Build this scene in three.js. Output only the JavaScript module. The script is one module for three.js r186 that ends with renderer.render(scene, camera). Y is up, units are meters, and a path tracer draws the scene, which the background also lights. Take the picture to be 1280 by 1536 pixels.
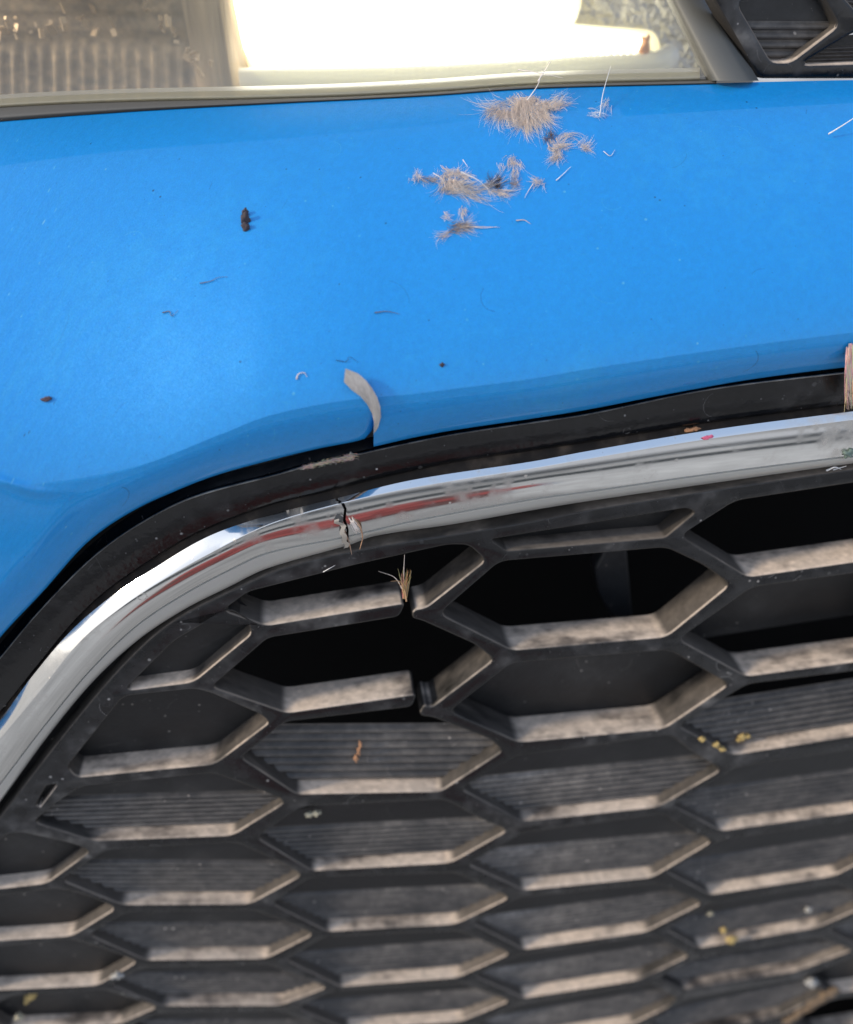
import * as THREE from 'three';
import { mergeGeometries, toCreasedNormals, mergeVertices } from 'three/addons/utils/BufferGeometryUtils.js';
import { RectAreaLightUniformsLib } from 'three/addons/lights/RectAreaLightUniformsLib.js';

// ------------------------------------------------------------------ camera, sky, sun, exposure
const scene = new THREE.Scene();
const F = 1330, PW = 1280, PH = 1536;                       // focal length and size of the frame in its own units
const EYE = new THREE.Vector3(-0.0318, 0.7869, 0.2146);     // the grille stands upright in the plane z = 0, the ground is y = 0
const RIGHT = new THREE.Vector3(0.99145, 0.02088, 0.12877), UP = new THREE.Vector3(0.0483, 0.85819, -0.51106), BACK = new THREE.Vector3(-0.12118, 0.51292, 0.84984);
const camera = new THREE.PerspectiveCamera(2 * Math.atan(PH / 2 / F) * 180 / Math.PI, PW / PH, 0.02, 400);
camera.position.copy(EYE);
camera.quaternion.setFromRotationMatrix(new THREE.Matrix4().makeBasis(RIGHT, UP, BACK));
camera.focus = 0.252; camera.userData.fStop = 6.2;
scene.add(camera);

const SUN = new THREE.Vector3(-0.88, 0.42, 0.16).normalize();
const SKYW = 512, SKYH = 256;
{
  const d = new Float32Array(SKYW * SKYH * 4);
  for (let j = 0; j < SKYH; j++) for (let i = 0; i < SKYW; i++) {
    const el = ((j + 0.5) / SKYH - 0.5) * Math.PI, az = ((i + 0.5) / SKYW - 0.5) * 2 * Math.PI;
    const v = [Math.cos(el) * Math.cos(az), Math.sin(el), Math.cos(el) * Math.sin(az)];
    const e = Math.max(0, v[1]), h = Math.pow(1 - e, 2.2);
    const c = Math.max(0, v[0] * SUN.x + v[1] * SUN.y + v[2] * SUN.z), glow = 0.5 * Math.pow(c, 4) + 1.2 * Math.pow(c, 30);
    const k = 4 * (j * SKYW + i);
    d[k] = 0.42 + 0.62 * h + glow * 1.0; d[k + 1] = 0.58 + 0.44 * h + glow * 0.88; d[k + 2] = 0.88 + 0.12 * h + glow * 0.70; d[k + 3] = 1;
  }
  const t = new THREE.DataTexture(d, SKYW, SKYH, THREE.RGBAFormat, THREE.FloatType);
  t.mapping = THREE.EquirectangularReflectionMapping; t.magFilter = THREE.LinearFilter; t.needsUpdate = true;
  scene.background = t; scene.environment = t; scene.environmentIntensity = 1;
}
const sun = new THREE.DirectionalLight(new THREE.Color().setRGB(1, 0.86, 0.68), 2.8);
sun.position.copy(SUN).multiplyScalar(3).add(new THREE.Vector3(0, 0.6, 0)); sun.target.position.set(0, 0.6, 0);
sun.castShadow = true; sun.shadow.radius = 12; sun.shadow.mapSize.set(2048, 2048);
Object.assign(sun.shadow.camera, { left: -0.6, right: 0.6, top: 0.6, bottom: -0.6, near: 0.5, far: 6 });
scene.add(sun, sun.target);

const renderer = new THREE.WebGLRenderer({ antialias: true });
renderer.setSize(853, 1024);
renderer.shadowMap.enabled = true;
renderer.toneMapping = THREE.LinearToneMapping;
renderer.toneMappingExposure = 1.1;

// ------------------------------------------------------------------ helpers
function rng(seed) { let a = seed >>> 0; return () => { a = (a + 0x6D2B79F5) | 0; let t = Math.imul(a ^ (a >>> 15), 1 | a); t = (t + Math.imul(t ^ (t >>> 7), 61 | t)) ^ t; return ((t ^ (t >>> 14)) >>> 0) / 4294967296; }; }
const lerp = (a, b, t) => a + (b - a) * t, clamp = (x, a = 0, b = 1) => Math.min(b, Math.max(a, x));
const sstep = (a, b, x) => { const t = clamp((x - a) / (b - a)); return t * t * (3 - 2 * t); };
const V = (x, y, z) => new THREE.Vector3(x, y, z);
// survey point (sx, sy) of the car's face brought onto the upright plane at depth z: a point of the car in metres
function at(sx, sy, z = 0) {
  const d = RIGHT.clone().multiplyScalar((sx - 640) / F).addScaledVector(UP, -(sy - 768) / F).sub(BACK);
  return EYE.clone().addScaledVector(d, (z - EYE.z) / d.z);
}
// smooth curve y(x) through points given left to right
function curve(pts) {
  const n = pts.length, m = [];
  for (let i = 0; i < n; i++) {
    const a = pts[Math.max(0, i - 1)], b = pts[Math.min(n - 1, i + 1)];
    m.push((b[1] - a[1]) / (b[0] - a[0]));
  }
  return (x) => {
    if (x <= pts[0][0]) return pts[0][1] + m[0] * (x - pts[0][0]);
    if (x >= pts[n - 1][0]) return pts[n - 1][1] + m[n - 1] * (x - pts[n - 1][0]);
    let i = 0; while (x > pts[i + 1][0]) i++;
    const h = pts[i + 1][0] - pts[i][0], t = (x - pts[i][0]) / h, t2 = t * t, t3 = t2 * t;
    return (2 * t3 - 3 * t2 + 1) * pts[i][1] + (t3 - 2 * t2 + t) * h * m[i] + (3 * t2 - 2 * t3) * pts[i + 1][1] + (t3 - t2) * h * m[i + 1];
  };
}
// sheet through rows of points (each row the same length), uv in metres on the car's face
function sheet(rows, uvf) {
  const nr = rows.length, nc = rows[0].length, pos = [], uv = [], idx = [];
  let acc = new Array(nc).fill(0);
  rows.forEach((r, j) => r.forEach((p, i) => {
    if (j) acc[i] += p.distanceTo(rows[j - 1][i]);
    pos.push(p.x, p.y, p.z); const q = uvf ? uvf(p, i, j, acc[i]) : [p.x, acc[i]]; uv.push(q[0], q[1]);
  }));
  for (let j = 0; j < nr - 1; j++) for (let i = 0; i < nc - 1; i++) {
    const a = j * nc + i, b = a + 1, c = a + nc, d = c + 1; idx.push(a, b, d, a, d, c);
  }
  const g = new THREE.BufferGeometry();
  g.setAttribute('position', new THREE.Float32BufferAttribute(pos, 3)); g.setAttribute('uv', new THREE.Float32BufferAttribute(uv, 2));
  g.setIndex(idx); g.computeVertexNormals(); return g;
}
const creased = (g, a = 0.5) => toCreasedNormals(g.scale(1000, 1000, 1000), a).scale(0.001, 0.001, 0.001);   // in millimetres: near corners must not be taken for one
function mesh(name, g, m, parent, label) {
  const o = new THREE.Mesh(g, m); o.name = name; o.castShadow = o.receiveShadow = true;
  if (label) o.userData.label = label;
  parent.add(o); return o;
}
function part(name, parent) { const o = new THREE.Group(); o.name = name; parent.add(o); return o; }
const used = {};
function numbered(n) { used[n] = (used[n] ?? -1) + 1; return used[n] ? n + '_' + String(used[n]).padStart(3, '0') : n; }
function tag(o, label, category, group) { o.name = numbered(o.name); o.userData.label = label; o.userData.category = category; if (group) o.userData.group = group; return o; }

// ------------------------------------------------------------------ noise and textures
function field(size, cells, octaves, seed, cellsY = cells, gain = 0.5) {
  const out = new Float32Array(size * size); let amp = 1, tot = 0, cx = cells, cy = cellsY; const r = rng(seed);
  for (let o = 0; o < octaves && cx < size; o++) {
    const lat = new Float32Array(cx * cy); for (let i = 0; i < lat.length; i++) lat[i] = r();
    for (let y = 0; y < size; y++) {
      const fy = y / size * cy, y0 = Math.floor(fy), ty = fy - y0, sy = ty * ty * (3 - 2 * ty), a = (y0 % cy) * cx, b = ((y0 + 1) % cy) * cx;
      for (let x = 0; x < size; x++) {
        const fx = x / size * cx, x0 = Math.floor(fx), tx = fx - x0, sx = tx * tx * (3 - 2 * tx), p = x0 % cx, q = (x0 + 1) % cx;
        out[y * size + x] += amp * lerp(lerp(lat[a + p], lat[a + q], sx), lerp(lat[b + p], lat[b + q], sx), sy);
      }
    }
    tot += amp; amp *= gain; cx *= 2; cy *= 2;
  }
  for (let i = 0; i < out.length; i++) out[i] /= tot;
  return out;
}
function tex(size, fn, srgb, perMetre) {
  const d = new Uint8Array(size * size * 4);
  for (let y = 0; y < size; y++) for (let x = 0; x < size; x++) {
    const i = y * size + x, c = fn(i, x, y); d[4 * i] = clamp(c[0], 0, 255); d[4 * i + 1] = clamp(c[1], 0, 255); d[4 * i + 2] = clamp(c[2], 0, 255); d[4 * i + 3] = 255;
  }
  const t = new THREE.DataTexture(d, size, size); t.magFilter = THREE.LinearFilter; t.minFilter = THREE.LinearMipmapLinearFilter; t.generateMipmaps = true;
  t.wrapS = t.wrapT = THREE.RepeatWrapping; if (srgb) t.colorSpace = THREE.SRGBColorSpace;
  t.repeat.set(perMetre, perMetre); t.needsUpdate = true; return t;
}
const mix3 = (a, b, t) => [lerp(a[0], b[0], t), lerp(a[1], b[1], t), lerp(a[2], b[2], t)];
const S = 1024;
const nA = field(S, 6, 7, 11), nB = field(S, 24, 5, 12), nC = field(S, 128, 3, 13), nStreak = field(S, 8, 6, 14, 40), nD = field(S, 5, 7, 15), nE = field(S, 48, 4, 16);
// spots, hairs and rings scattered over a tile: an extra mask
function scatter(seed, specks, hairs, rings, rMax = 3) {
  const m = new Float32Array(S * S), r = rng(seed);
  const dot = (cx, cy, rad, a) => { for (let y = -Math.ceil(rad) - 1; y <= rad + 1; y++) for (let x = -Math.ceil(rad) - 1; x <= rad + 1; x++) { const k = clamp(rad + 0.5 - Math.hypot(x, y)) * a, i = ((cy + y + S * 2 | 0) % S) * S + ((cx + x + S * 2 | 0) % S); if (k > m[i]) m[i] = k; } };
  for (let i = 0; i < specks; i++) dot(r() * S, r() * S, 0.4 + rMax * Math.pow(r(), 6), 0.25 + 0.75 * r());
  for (let i = 0; i < hairs; i++) { let x = r() * S, y = r() * S, a = r() * 6.28; const n = 10 + r() * 50, al = 0.2 + 0.5 * r(), k = (r() - 0.5) * 0.12; for (let j = 0; j < n; j++) { dot(x, y, 0.3, al); x += Math.cos(a); y += Math.sin(a); a += k; } }
  for (let i = 0; i < rings; i++) { const cx = r() * S, cy = r() * S, R = 3 + 9 * r() * r(), al = 0.3 + 0.5 * r(); for (let a = 0; a < 6.28; a += 0.08) dot(cx + R * Math.cos(a), cy + R * (0.8) * Math.sin(a), 0.7, al * (0.6 + 0.4 * Math.sin(a * 3 + i))); }
  return m;
}
const sc3 = scatter(23, 260, 14, 0, 1.4);
const sc1 = scatter(21, 900, 60, 0, 2.2), sc2 = scatter(22, 500, 40, 90, 3);
const PLASTIC = [34, 36, 40], DUST = [168, 152, 136], GREY = [150, 150, 150];
const M = {};
function dusted(lo, hi, f, base = PLASTIC, dust = DUST, rough = [0.42, 0.92], per = 5) {
  const mask = new Float32Array(S * S); for (let i = 0; i < S * S; i++) mask[i] = clamp(lerp(0, 1, sstep(lo, hi, f(i))));
  return {
    map: tex(S, (i) => mix3(base, mix3(dust, GREY, nD[i] * 0.4), mask[i]).map((c) => c * (0.86 + 0.28 * nC[i])), true, per),
    roughnessMap: tex(S, (i) => [0, 255 * lerp(rough[0], rough[1], mask[i]), 0], false, per), roughness: 1,
    bumpMap: tex(S, (i) => { const b = 255 * (0.6 * nC[i] + 0.4 * mask[i]); return [b, b, b]; }, false, per), bumpScale: 0.00012,
  };
}
M.face = new THREE.MeshStandardMaterial({ ...dusted(0.40, 1.0, (i) => nA[i] * 0.4 + nB[i] * 0.3 + nE[i] * 0.3 + sc1[i] * 0.7 + sc2[i] * 0.25, [14, 15, 18], [140, 136, 132], [0.24, 0.85]), metalness: 0 });
M.floor = new THREE.MeshStandardMaterial({ ...dusted(0.24, 0.54, (i) => nA[i] * 0.5 + nStreak[i] * 0.32 + nE[i] * 0.18, [36, 34, 34], [216, 194, 172]), metalness: 0 });
M.wallDusty = new THREE.MeshStandardMaterial({ ...dusted(0.33, 0.85, (i) => nD[i] * 0.4 + nStreak[i] * 0.25 + nE[i] * 0.35), metalness: 0 });
M.wall = new THREE.MeshStandardMaterial({ ...dusted(0.5, 1.15, (i) => nD[i] * 0.6 + nE[i] * 0.4 + sc1[i] * 0.4), metalness: 0 });
M.rib = new THREE.MeshStandardMaterial({ ...dusted(0.2, 1.0, (i) => nD[i] * 0.5 + nE[i] * 0.2 + 0.15 + sc1[i] * 0.6, [48, 46, 45], [176, 166, 156]), metalness: 0 });
M.smooth = new THREE.MeshStandardMaterial({ ...dusted(0.40, 1.15, (i) => nD[i] * 0.6 + nA[i] * 0.4 + sc1[i] * 0.6, [20, 21, 23], [140, 132, 122]), metalness: 0 });
M.trim = new THREE.MeshPhysicalMaterial({ ...dusted(0.45, 1.3, (i) => nD[i] * 0.5 + nE[i] * 0.5 + sc1[i] * 0.9 + sc2[i] * 0.45, [12, 12, 14], GREY, [0.16, 0.8]), metalness: 0 });
M.dirt = new THREE.MeshStandardMaterial({ ...dusted(0.35, 0.95, (i) => nA[i] * 0.5 + nE[i] * 0.5, [30, 26, 24], [140, 122, 104], [0.8, 1]), metalness: 0 });
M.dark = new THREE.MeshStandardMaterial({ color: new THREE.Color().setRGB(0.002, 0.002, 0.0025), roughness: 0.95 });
{ // chrome: clean metal with dust films, water rings and specks
  const mask = new Float32Array(S * S); for (let i = 0; i < S * S; i++) mask[i] = clamp(sstep(0.48, 0.8, nD[i] * 0.6 + nE[i] * 0.4) * 0.62 + sc2[i] * 0.5);
  M.chrome = new THREE.MeshStandardMaterial({
    map: tex(S, (i) => mix3([222, 222, 220], [168, 160, 150], mask[i]), true, 5),
    roughnessMap: tex(S, (i) => [0, 255 * lerp(0.07, 0.75, mask[i]), 255 * (1 - 0.8 * mask[i])], false, 5), roughness: 1, metalness: 1,
  });
  M.chrome.metalnessMap = M.chrome.roughnessMap;
  M.satin = new THREE.MeshStandardMaterial({ color: new THREE.Color().setRGB(0.52, 0.52, 0.5), roughness: 0.42, metalness: 0.6 });
}
{ // blue metallic paint: base colour, aluminium flakes, dust specks and faint wiping marks
  const r = rng(5), per = 6, fl = new Float32Array(S * S * 2); for (let i = 0; i < fl.length; i++) fl[i] = (r() + r() + r() - 1.5);
  M.paint = new THREE.MeshPhysicalMaterial({
    map: tex(S, (i) => { const dust = clamp(0.5 * sc1[i] * sstep(0.35, 0.6, nA[i]) + 0.07 * sstep(0.5, 0.75, nD[i] * 0.6 + nE[i] * 0.4)); return mix3([2, 138, 212], [200, 205, 210], dust).map((c) => c * (1 - 0.55 * sc3[i]) * (0.97 + 0.06 * (r() - 0.5 + nC[i]))); }, true, per),
    normalMap: tex(S, (i) => [128 + 15 * fl[2 * i], 128 + 15 * fl[2 * i + 1], 250], false, per), metalness: 0.25, roughness: 0.5,
    clearcoat: 0.6, clearcoatRoughness: 0.05,
  });
}

// ------------------------------------------------------------------ the ground, and unseen strips and a red slab added for chrome reflections
{
  const g = new THREE.PlaneGeometry(300, 300, 1, 1); g.rotateX(-Math.PI / 2);
  const uv = g.attributes.uv; for (let i = 0; i < uv.count; i++) uv.setXY(i, uv.getX(i) * 300, uv.getY(i) * 300);
  const gm = new THREE.MeshStandardMaterial({ map: tex(S, (i) => { const k = 172 + 110 * (nA[i] - 0.5) + 50 * (nC[i] - 0.5); return [k, k * 0.98, k * 0.94]; }, true, 0.5), roughness: 0.9 });
  const o = mesh('ground', g, gm, scene); o.userData.kind = 'structure';
  const addedStrip = (name, w, d, x, z, c, y) => { const b = new THREE.BoxGeometry(w, 0.03, d); b.translate(x, y - 0.015 + 0.004, z); const q = mesh(numbered(name), b, new THREE.MeshStandardMaterial({ color: new THREE.Color().setRGB(...c), roughness: 0.9 }), scene); q.userData.kind = 'structure'; };
addedStrip('added_dark_strip', 3.2, 0.06, 0.3, 0.88, [0.03, 0.035, 0.035], 0.004); addedStrip('added_pale_strip', 4, 0.12, 0.3, 1.1, [0.55, 0.53, 0.5], 0.06);  // unseen strips added to draw dark and pale lines in the chrome
  const addedBricks = new THREE.Group(); addedBricks.name = 'added_red_slab'; addedBricks.userData.kind = 'structure'; scene.add(addedBricks); const br = rng(71); { const b = new THREE.BoxGeometry(0.42, 0.02, 0.2); b.translate(0.03, -0.004, 0.69); mesh('added_mortar', b, new THREE.MeshStandardMaterial({ color: new THREE.Color().setRGB(0.13, 0.06, 0.05), roughness: 0.95 }), addedBricks); }  // unseen red slab added to put a red band in the chrome
  for (let j = 0; j < 3; j++) for (let i = 0; i < 4; i++) { if (br() < 0.28) continue; const b = new THREE.BoxGeometry(0.1, 0.03, 0.052); b.translate(-0.13 + i * 0.108 + (j % 2) * 0.05, -0.002, 0.63 + j * 0.06); const k = 0.6 + 0.7 * br(); mesh('added_brick', b, new THREE.MeshStandardMaterial({ color: new THREE.Color().setRGB(0.30 * k, 0.055 * k + 0.006, 0.045 * k + 0.006), roughness: 0.9 }), addedBricks); }
}

// ------------------------------------------------------------------ edges of the car's front, left to right
const cBlue = (x) => (x < 560.5 ? cBlueL(x) : cBlueR(x));
const cBlueL = curve([[-220, 1225], [0, 957], [66, 886], [131, 814], [197, 768], [272, 733], [328, 712], [400, 692], [478, 673], [530, 663], [550, 657], [556, 651], [560, 641]]);
const cBlueR = curve([[520, 679], [562, 670], [619, 657], [681, 645.5], [800, 628], [880, 615], [1005, 591], [1130, 569], [1270, 551], [1480, 528]]);
const cLip = curve([[-220, 1135], [0, 870], [20, 844], [59, 800], [84, 768], [112, 742], [148, 731], [230, 700], [328, 660], [400, 632], [509, 610], [619, 599], [700, 589], [800, 577], [880, 563], [1067, 535], [1270, 509], [1480, 484]].map(([x, y]) => [x, y]));
const cRidge = curve([[-220, 640], [0, 720], [50, 736], [105, 737], [160, 718], [230, 692], [328, 653], [400, 625], [509, 603], [619, 592], [700, 582], [800, 570], [880, 556], [1067, 528], [1270, 502], [1480, 477]]);
const cHead = curve([[-220, 202], [0, 181], [200, 166], [400, 155], [640, 143], [800, 132], [1060, 125], [1280, 120], [1480, 117]]);
const cTrimTop = curve([[-220, 1245], [0, 988], [56, 921], [131, 844], [197, 794], [285, 748], [420, 711], [462, 699], [537, 682], [600, 668], [681, 652], [800, 634], [880, 622], [1067, 584], [1270, 559], [1480, 535]]);
const cTrimLow = curve([[-220, 1330], [0, 1070], [66, 988], [108, 937], [157, 890], [230, 839], [295, 801], [400, 760], [494, 737], [556, 721], [681, 694], [800, 676], [880, 664], [1067, 634], [1280, 606], [1480, 580]]);
const cChrTop = curve([[-220, 1345], [0, 1080], [49, 1014], [108, 945], [171, 892], [230, 853], [312, 805], [400, 774], [503, 748], [619, 720], [800, 692], [880, 677], [1067, 645], [1280, 617], [1480, 592]]);
const cBevel = curve([[-220, 1372], [0, 1108], [60, 1036], [120, 962], [180, 912], [240, 872], [312, 831], [400, 788], [503, 757], [619, 731], [800, 702], [880, 688], [1067, 657], [1280, 629], [1480, 604]]);
const cMain = curve([[-220, 1460], [0, 1176], [69, 1086], [137, 1004], [206, 938], [275, 892], [344, 855], [400, 830], [516, 806], [619, 782], [800, 749], [880, 738], [1067, 711], [1280, 684], [1480, 660]]);
const cLipLow = curve([[-220, 1495], [0, 1203], [69, 1108], [137, 1025], [206, 961], [275, 915], [344, 880], [400, 853], [525, 817], [562, 804], [681, 786], [800, 765], [880, 752], [1080, 723], [1280, 695], [1480, 670]]);
const cFrame = curve([[-220, 1520], [7, 1217], [113, 1081], [189, 993], [254, 935], [344, 887], [430, 850], [550, 822], [681, 801], [800, 781], [880, 765], [1036, 740], [1280, 703], [1480, 676]]);

const cBase = curve([[-220, 704], [-60, 722], [80, 724], [200, 702], [328, 653], [400, 625], [509, 602], [619, 591], [700, 581], [800, 568], [880, 554], [1067, 526], [1270, 500], [1480, 475]]);
// depth of the painted panel behind / before the grille plane
const zHead = (x) => -0.071 + 0.0000165 * x;
function zPanel(x, y) {
  const e = cBlue(x), k = cLip(x), s = cRidge(x), h = cHead(x);
  const bead = 0.0007 * Math.exp(-(((y - s) / 8) ** 2)) * sstep(125, 30, x);
  if (y >= k) { const u = clamp((e - y) / (e - k)); return 0.0055 - 0.0046 * Math.pow(1 - u, 2.1); }
  const sb = cBase(x); if (y >= sb) return 0.0055 + bead;
  const t = (sb - y) / (sb - h);
  return 0.0055 + bead + (zHead(x) - 0.0055) * (t <= 1 ? 0.36 * t + 0.64 * Math.pow(t, 1.7) : 1 + 1.2 * (t - 1)) - 0.004 * Math.max(0, (Math.min(t, 1) - 0.84) / 0.16) ** 2;
}
const onPanel = (x, y, lift = 0) => at(x, y, zPanel(x, y)).addScaledVector(V(0, 0.72, 0.69), lift);

// ------------------------------------------------------------------ the car
const car = new THREE.Group(); car.name = 'parked_car'; scene.add(car);
tag(car, 'bright blue car with cracked chrome strip, broken black honeycomb grille and lit headlight', 'car');

{ // painted bumper panel, in two sides of the tear
  const bumper = part('bumper', car);
  const cols = []; for (let x = -220; x <= 552; x += 8) cols.push(x); cols.push(558, 560.4); const right = [560.8, 563]; for (let x = 568; x <= 1480; x += 8) right.push(x);
  const all = [...cols, ...right];
  const rows = [], row = (f, z) => rows.push(all.map((x) => { const y = f(x); return at(x, y, z === undefined ? zPanel(x, y) : z); }));
  row(cBlue, -0.02); row(cBlue, -0.008); row(cBlue, -0.004);
  for (let j = 0; j <= 14; j++) row((x) => lerp(cBlue(x) - 0.5, cLip(x), j / 14));
  for (let j = 1; j <= 30; j++) row((x) => lerp(cLip(x), cRidge(x), 1 - (1 - j / 30) ** 1.6));
  for (let j = 1; j <= 90; j++) row((x) => lerp(cRidge(x), cHead(x), (j / 90) ** 1.4));
  rows.push(all.map((x) => at(x, cHead(x), zHead(x) - 0.004).add(V(0, -0.0012, 0)))); rows.push(all.map((x) => at(x, cHead(x), zHead(x) - 0.012).add(V(0, -0.006, 0))));
  const g = sheet(rows);
  mesh('painted_panel', creased(g, 1.2), M.paint, bumper);
  // curled strip torn out of the edge, its grey underside turned outwards
  const L = [[516, 577], [527, 588], [541, 598], [551, 609], [558, 622], [561, 634], [561, 643], [560, 652]], R = [[518, 561], [537, 568], [549, 578], [557, 588], [565, 601], [570, 615], [571, 629], [567, 643]];
  const lift = [0.0026, 0.0024, 0.0022, 0.002, 0.0017, 0.0014, 0.0010, 0.0004], rr = [];
  for (let k = 0; k <= 6; k++) rr.push(L.map((p, i) => { const t = k / 6; return onPanel(lerp(p[0], R[i][0], t), lerp(p[1], R[i][1], t), lift[i] + 0.0011 * (t - 0.35)); }));
  for (let k = 6; k >= 0; k--) rr.push(L.map((p, i) => { const t = k / 6; return onPanel(lerp(p[0], R[i][0], t), lerp(p[1], R[i][1], t), lift[i] - 0.0005 + 0.0011 * (t - 0.35)); }));
  rr.push(rr[0]);
  mesh('torn_edge', creased(sheet(rr), 0.8), new THREE.MeshStandardMaterial({ map: tex(256, (i, x, y) => { const k = 158 + 34 * (nC[y * S + x] - 0.5) - 26 * sstep(0.5, 0.7, nA[y * 2 * S + x]); return [k, k * 0.985, k * 0.98]; }, true, 60), roughness: 0.7 }), bumper, 'curled grey strip torn out of the blue lower edge');
}

// strip lofted along the edges: each row = [curve, depth]; x0 / x1 may depend on the row
function loft(rows, x0, x1, n = 150) {
  return sheet(rows.map(([c, z], j) => { const r = []; for (let i = 0; i <= n; i++) { const x = lerp(typeof x0 === 'function' ? x0(j / (rows.length - 1)) : x0, typeof x1 === 'function' ? x1(j / (rows.length - 1)) : x1, i / n); r.push(at(x, c(x), typeof z === 'function' ? z(x) : z)); } return r; }), (p) => [p.x, p.y]);
}
const off = (c, d) => (x) => c(x) + d, between = (a, b, t) => (x) => lerp(a(x), b(x), t);
{ // gloss black strip, dusty ledge, chrome in two pieces, ledge above the grille
  mesh('black_trim', creased(loft([[off(cTrimTop, -22), -0.013], [off(cTrimTop, -5), -0.011], [off(cTrimTop, -2.5), -0.0022], [off(cTrimTop, -0.8), -0.0006], [off(cTrimTop, 1.2), 0.0003], [between(cTrimTop, cTrimLow, 0.3), 0.0006], [between(cTrimTop, cTrimLow, 0.65), 0.0005], [off(cTrimLow, -3), 0], [cTrimLow, -0.001], [off(cTrimLow, 0.5), -0.012]], -220, 1480), 0.4), M.trim, car);
  mesh('trim_glint', loft([[off(cTrimTop, -1.6), -0.001], [off(cTrimTop, -0.9), 0.0004], [off(cTrimTop, 0.3), 0.0008], [off(cTrimTop, 1.2), 0.0003]], -220, 1480), new THREE.MeshStandardMaterial({ ...dusted(0.35, 0.7, (i) => nD[i] * 0.6 + nE[i] * 0.4, [70, 70, 70], [150, 148, 142], [0.25, 0.6]) }), car, 'pale upper edge of the black trim, sun glint put into its colour');  // pale grey strip painted in for the sun glint along the trim
  mesh('dirt_ledge', loft([[off(cTrimLow, -6), -0.004], [between(cTrimLow, cChrTop, 0.5), -0.0026], [off(cChrTop, 3), -0.002]], -220, 1480, 420), M.dirt, car, 'brown dirt packed between black trim and chrome');
  mesh('grille_ledge', loft([[off(cLipLow, -8), -0.004], [between(cLipLow, cFrame, 0.5), -0.007], [off(cFrame, 8), -0.006]], -220, 1480), M.smooth, car);
  const jag = (t) => [0, 1.5, -1, 2, -2.5, 1, 3, -1, 2, 0][Math.floor(t * 9.99)];
  const L0 = -220, L1 = (t) => 500 + 20 * t + jag(t), R0 = (t) => 502.6 + 20.5 * t + 1.5 * Math.sin(t * 3.1) + jag(t) * 0.9, R1 = 1480;
  const zb = (t) => (x) => lerp(lerp(0.0010, 0.0029, sstep(330, 620, x)), 0.0043, t);
  const rows = [[off(cChrTop, 6), -0.006], [cChrTop, zb(0)], [between(cChrTop, cBevel, 0.33), zb(0.36)], [between(cChrTop, cBevel, 0.66), zb(0.7)], [off(cBevel, -0.4), zb(1)], [off(cBevel, 0.8), 0.0044], [between(cBevel, cMain, 0.2), 0.0044], [between(cBevel, cMain, 0.5), 0.0042], [between(cBevel, cMain, 0.8), 0.0037], [off(cMain, -1.5), 0.0032]];
  const lip = [[off(cMain, -1.5), 0.0030], [off(cMain, 0), 0.0026], [off(cMain, 2), 0.0031], [between(cMain, cLipLow, 0.5), 0.0028], [off(cLipLow, -3), 0.0018], [cLipLow, 0.0004], [cLipLow, -0.007]];
  for (const [a, b, n] of [[L0, L1, 300], [R0, R1, 320]]) {
    const strip = mesh('chrome_strip', creased(loft(rows, a, b, n), 0.28), M.chrome, car);
    const fa = typeof a === 'function' ? () => a(1) : a, fb = typeof b === 'function' ? () => b(1) : b;
    mesh('lower_lip', creased(loft(lip, fa, fb, n), 0.5), M.satin, strip);
    if (b !== L1) continue;
    const fp = [0, 1, 2, 3].map((k) => Array.from({ length: 11 }, (_, i) => { const t = 0.42 + 0.62 * i / 10, x = L1(Math.min(t, 0.99)) - 4 + 2.4 * k - 2.5 * Math.sin(i * 1.9), y = lerp(cChrTop(x), cLipLow(x), t); return at(x, y, 0.0046 + 0.0005 * k + 0.0004 * Math.sin(i * 2.3) - (t > 0.8 ? (t - 0.8) * 0.012 : 0)); }));
    mesh('torn_edge', sheet(fp), new THREE.MeshStandardMaterial({ color: new THREE.Color().setRGB(0.3, 0.29, 0.28), roughness: 0.6, metalness: 0.3 }), strip, 'ragged pale edge of the chrome at the crack');
  }
}

// ------------------------------------------------------------------ honeycomb grille
function roundPoly(pts, r, seg = 4) {              // plane points with their corners rounded
  const out = [], n = pts.length;
  for (let i = 0; i < n; i++) {
    const p = pts[(i + n - 1) % n], c = pts[i], q = pts[(i + 1) % n], a = p.clone().sub(c), b = q.clone().sub(c), la = a.length(), lb = b.length();
    const d = Math.min(r, la * 0.4, lb * 0.4); a.multiplyScalar(d / la).add(c); b.multiplyScalar(d / lb).add(c);
    for (let k = 0; k <= seg; k++) { const t = k / seg; out.push(new THREE.Vector2((1 - t) * (1 - t) * a.x + 2 * t * (1 - t) * c.x + t * t * b.x, (1 - t) * (1 - t) * a.y + 2 * t * (1 - t) * c.y + t * t * b.y)); }
  }
  return out;
}
const flat = (pts, z) => pts.map(([x, y]) => { const p = at(x, y, z); return new THREE.Vector2(p.x, p.y); });
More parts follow.
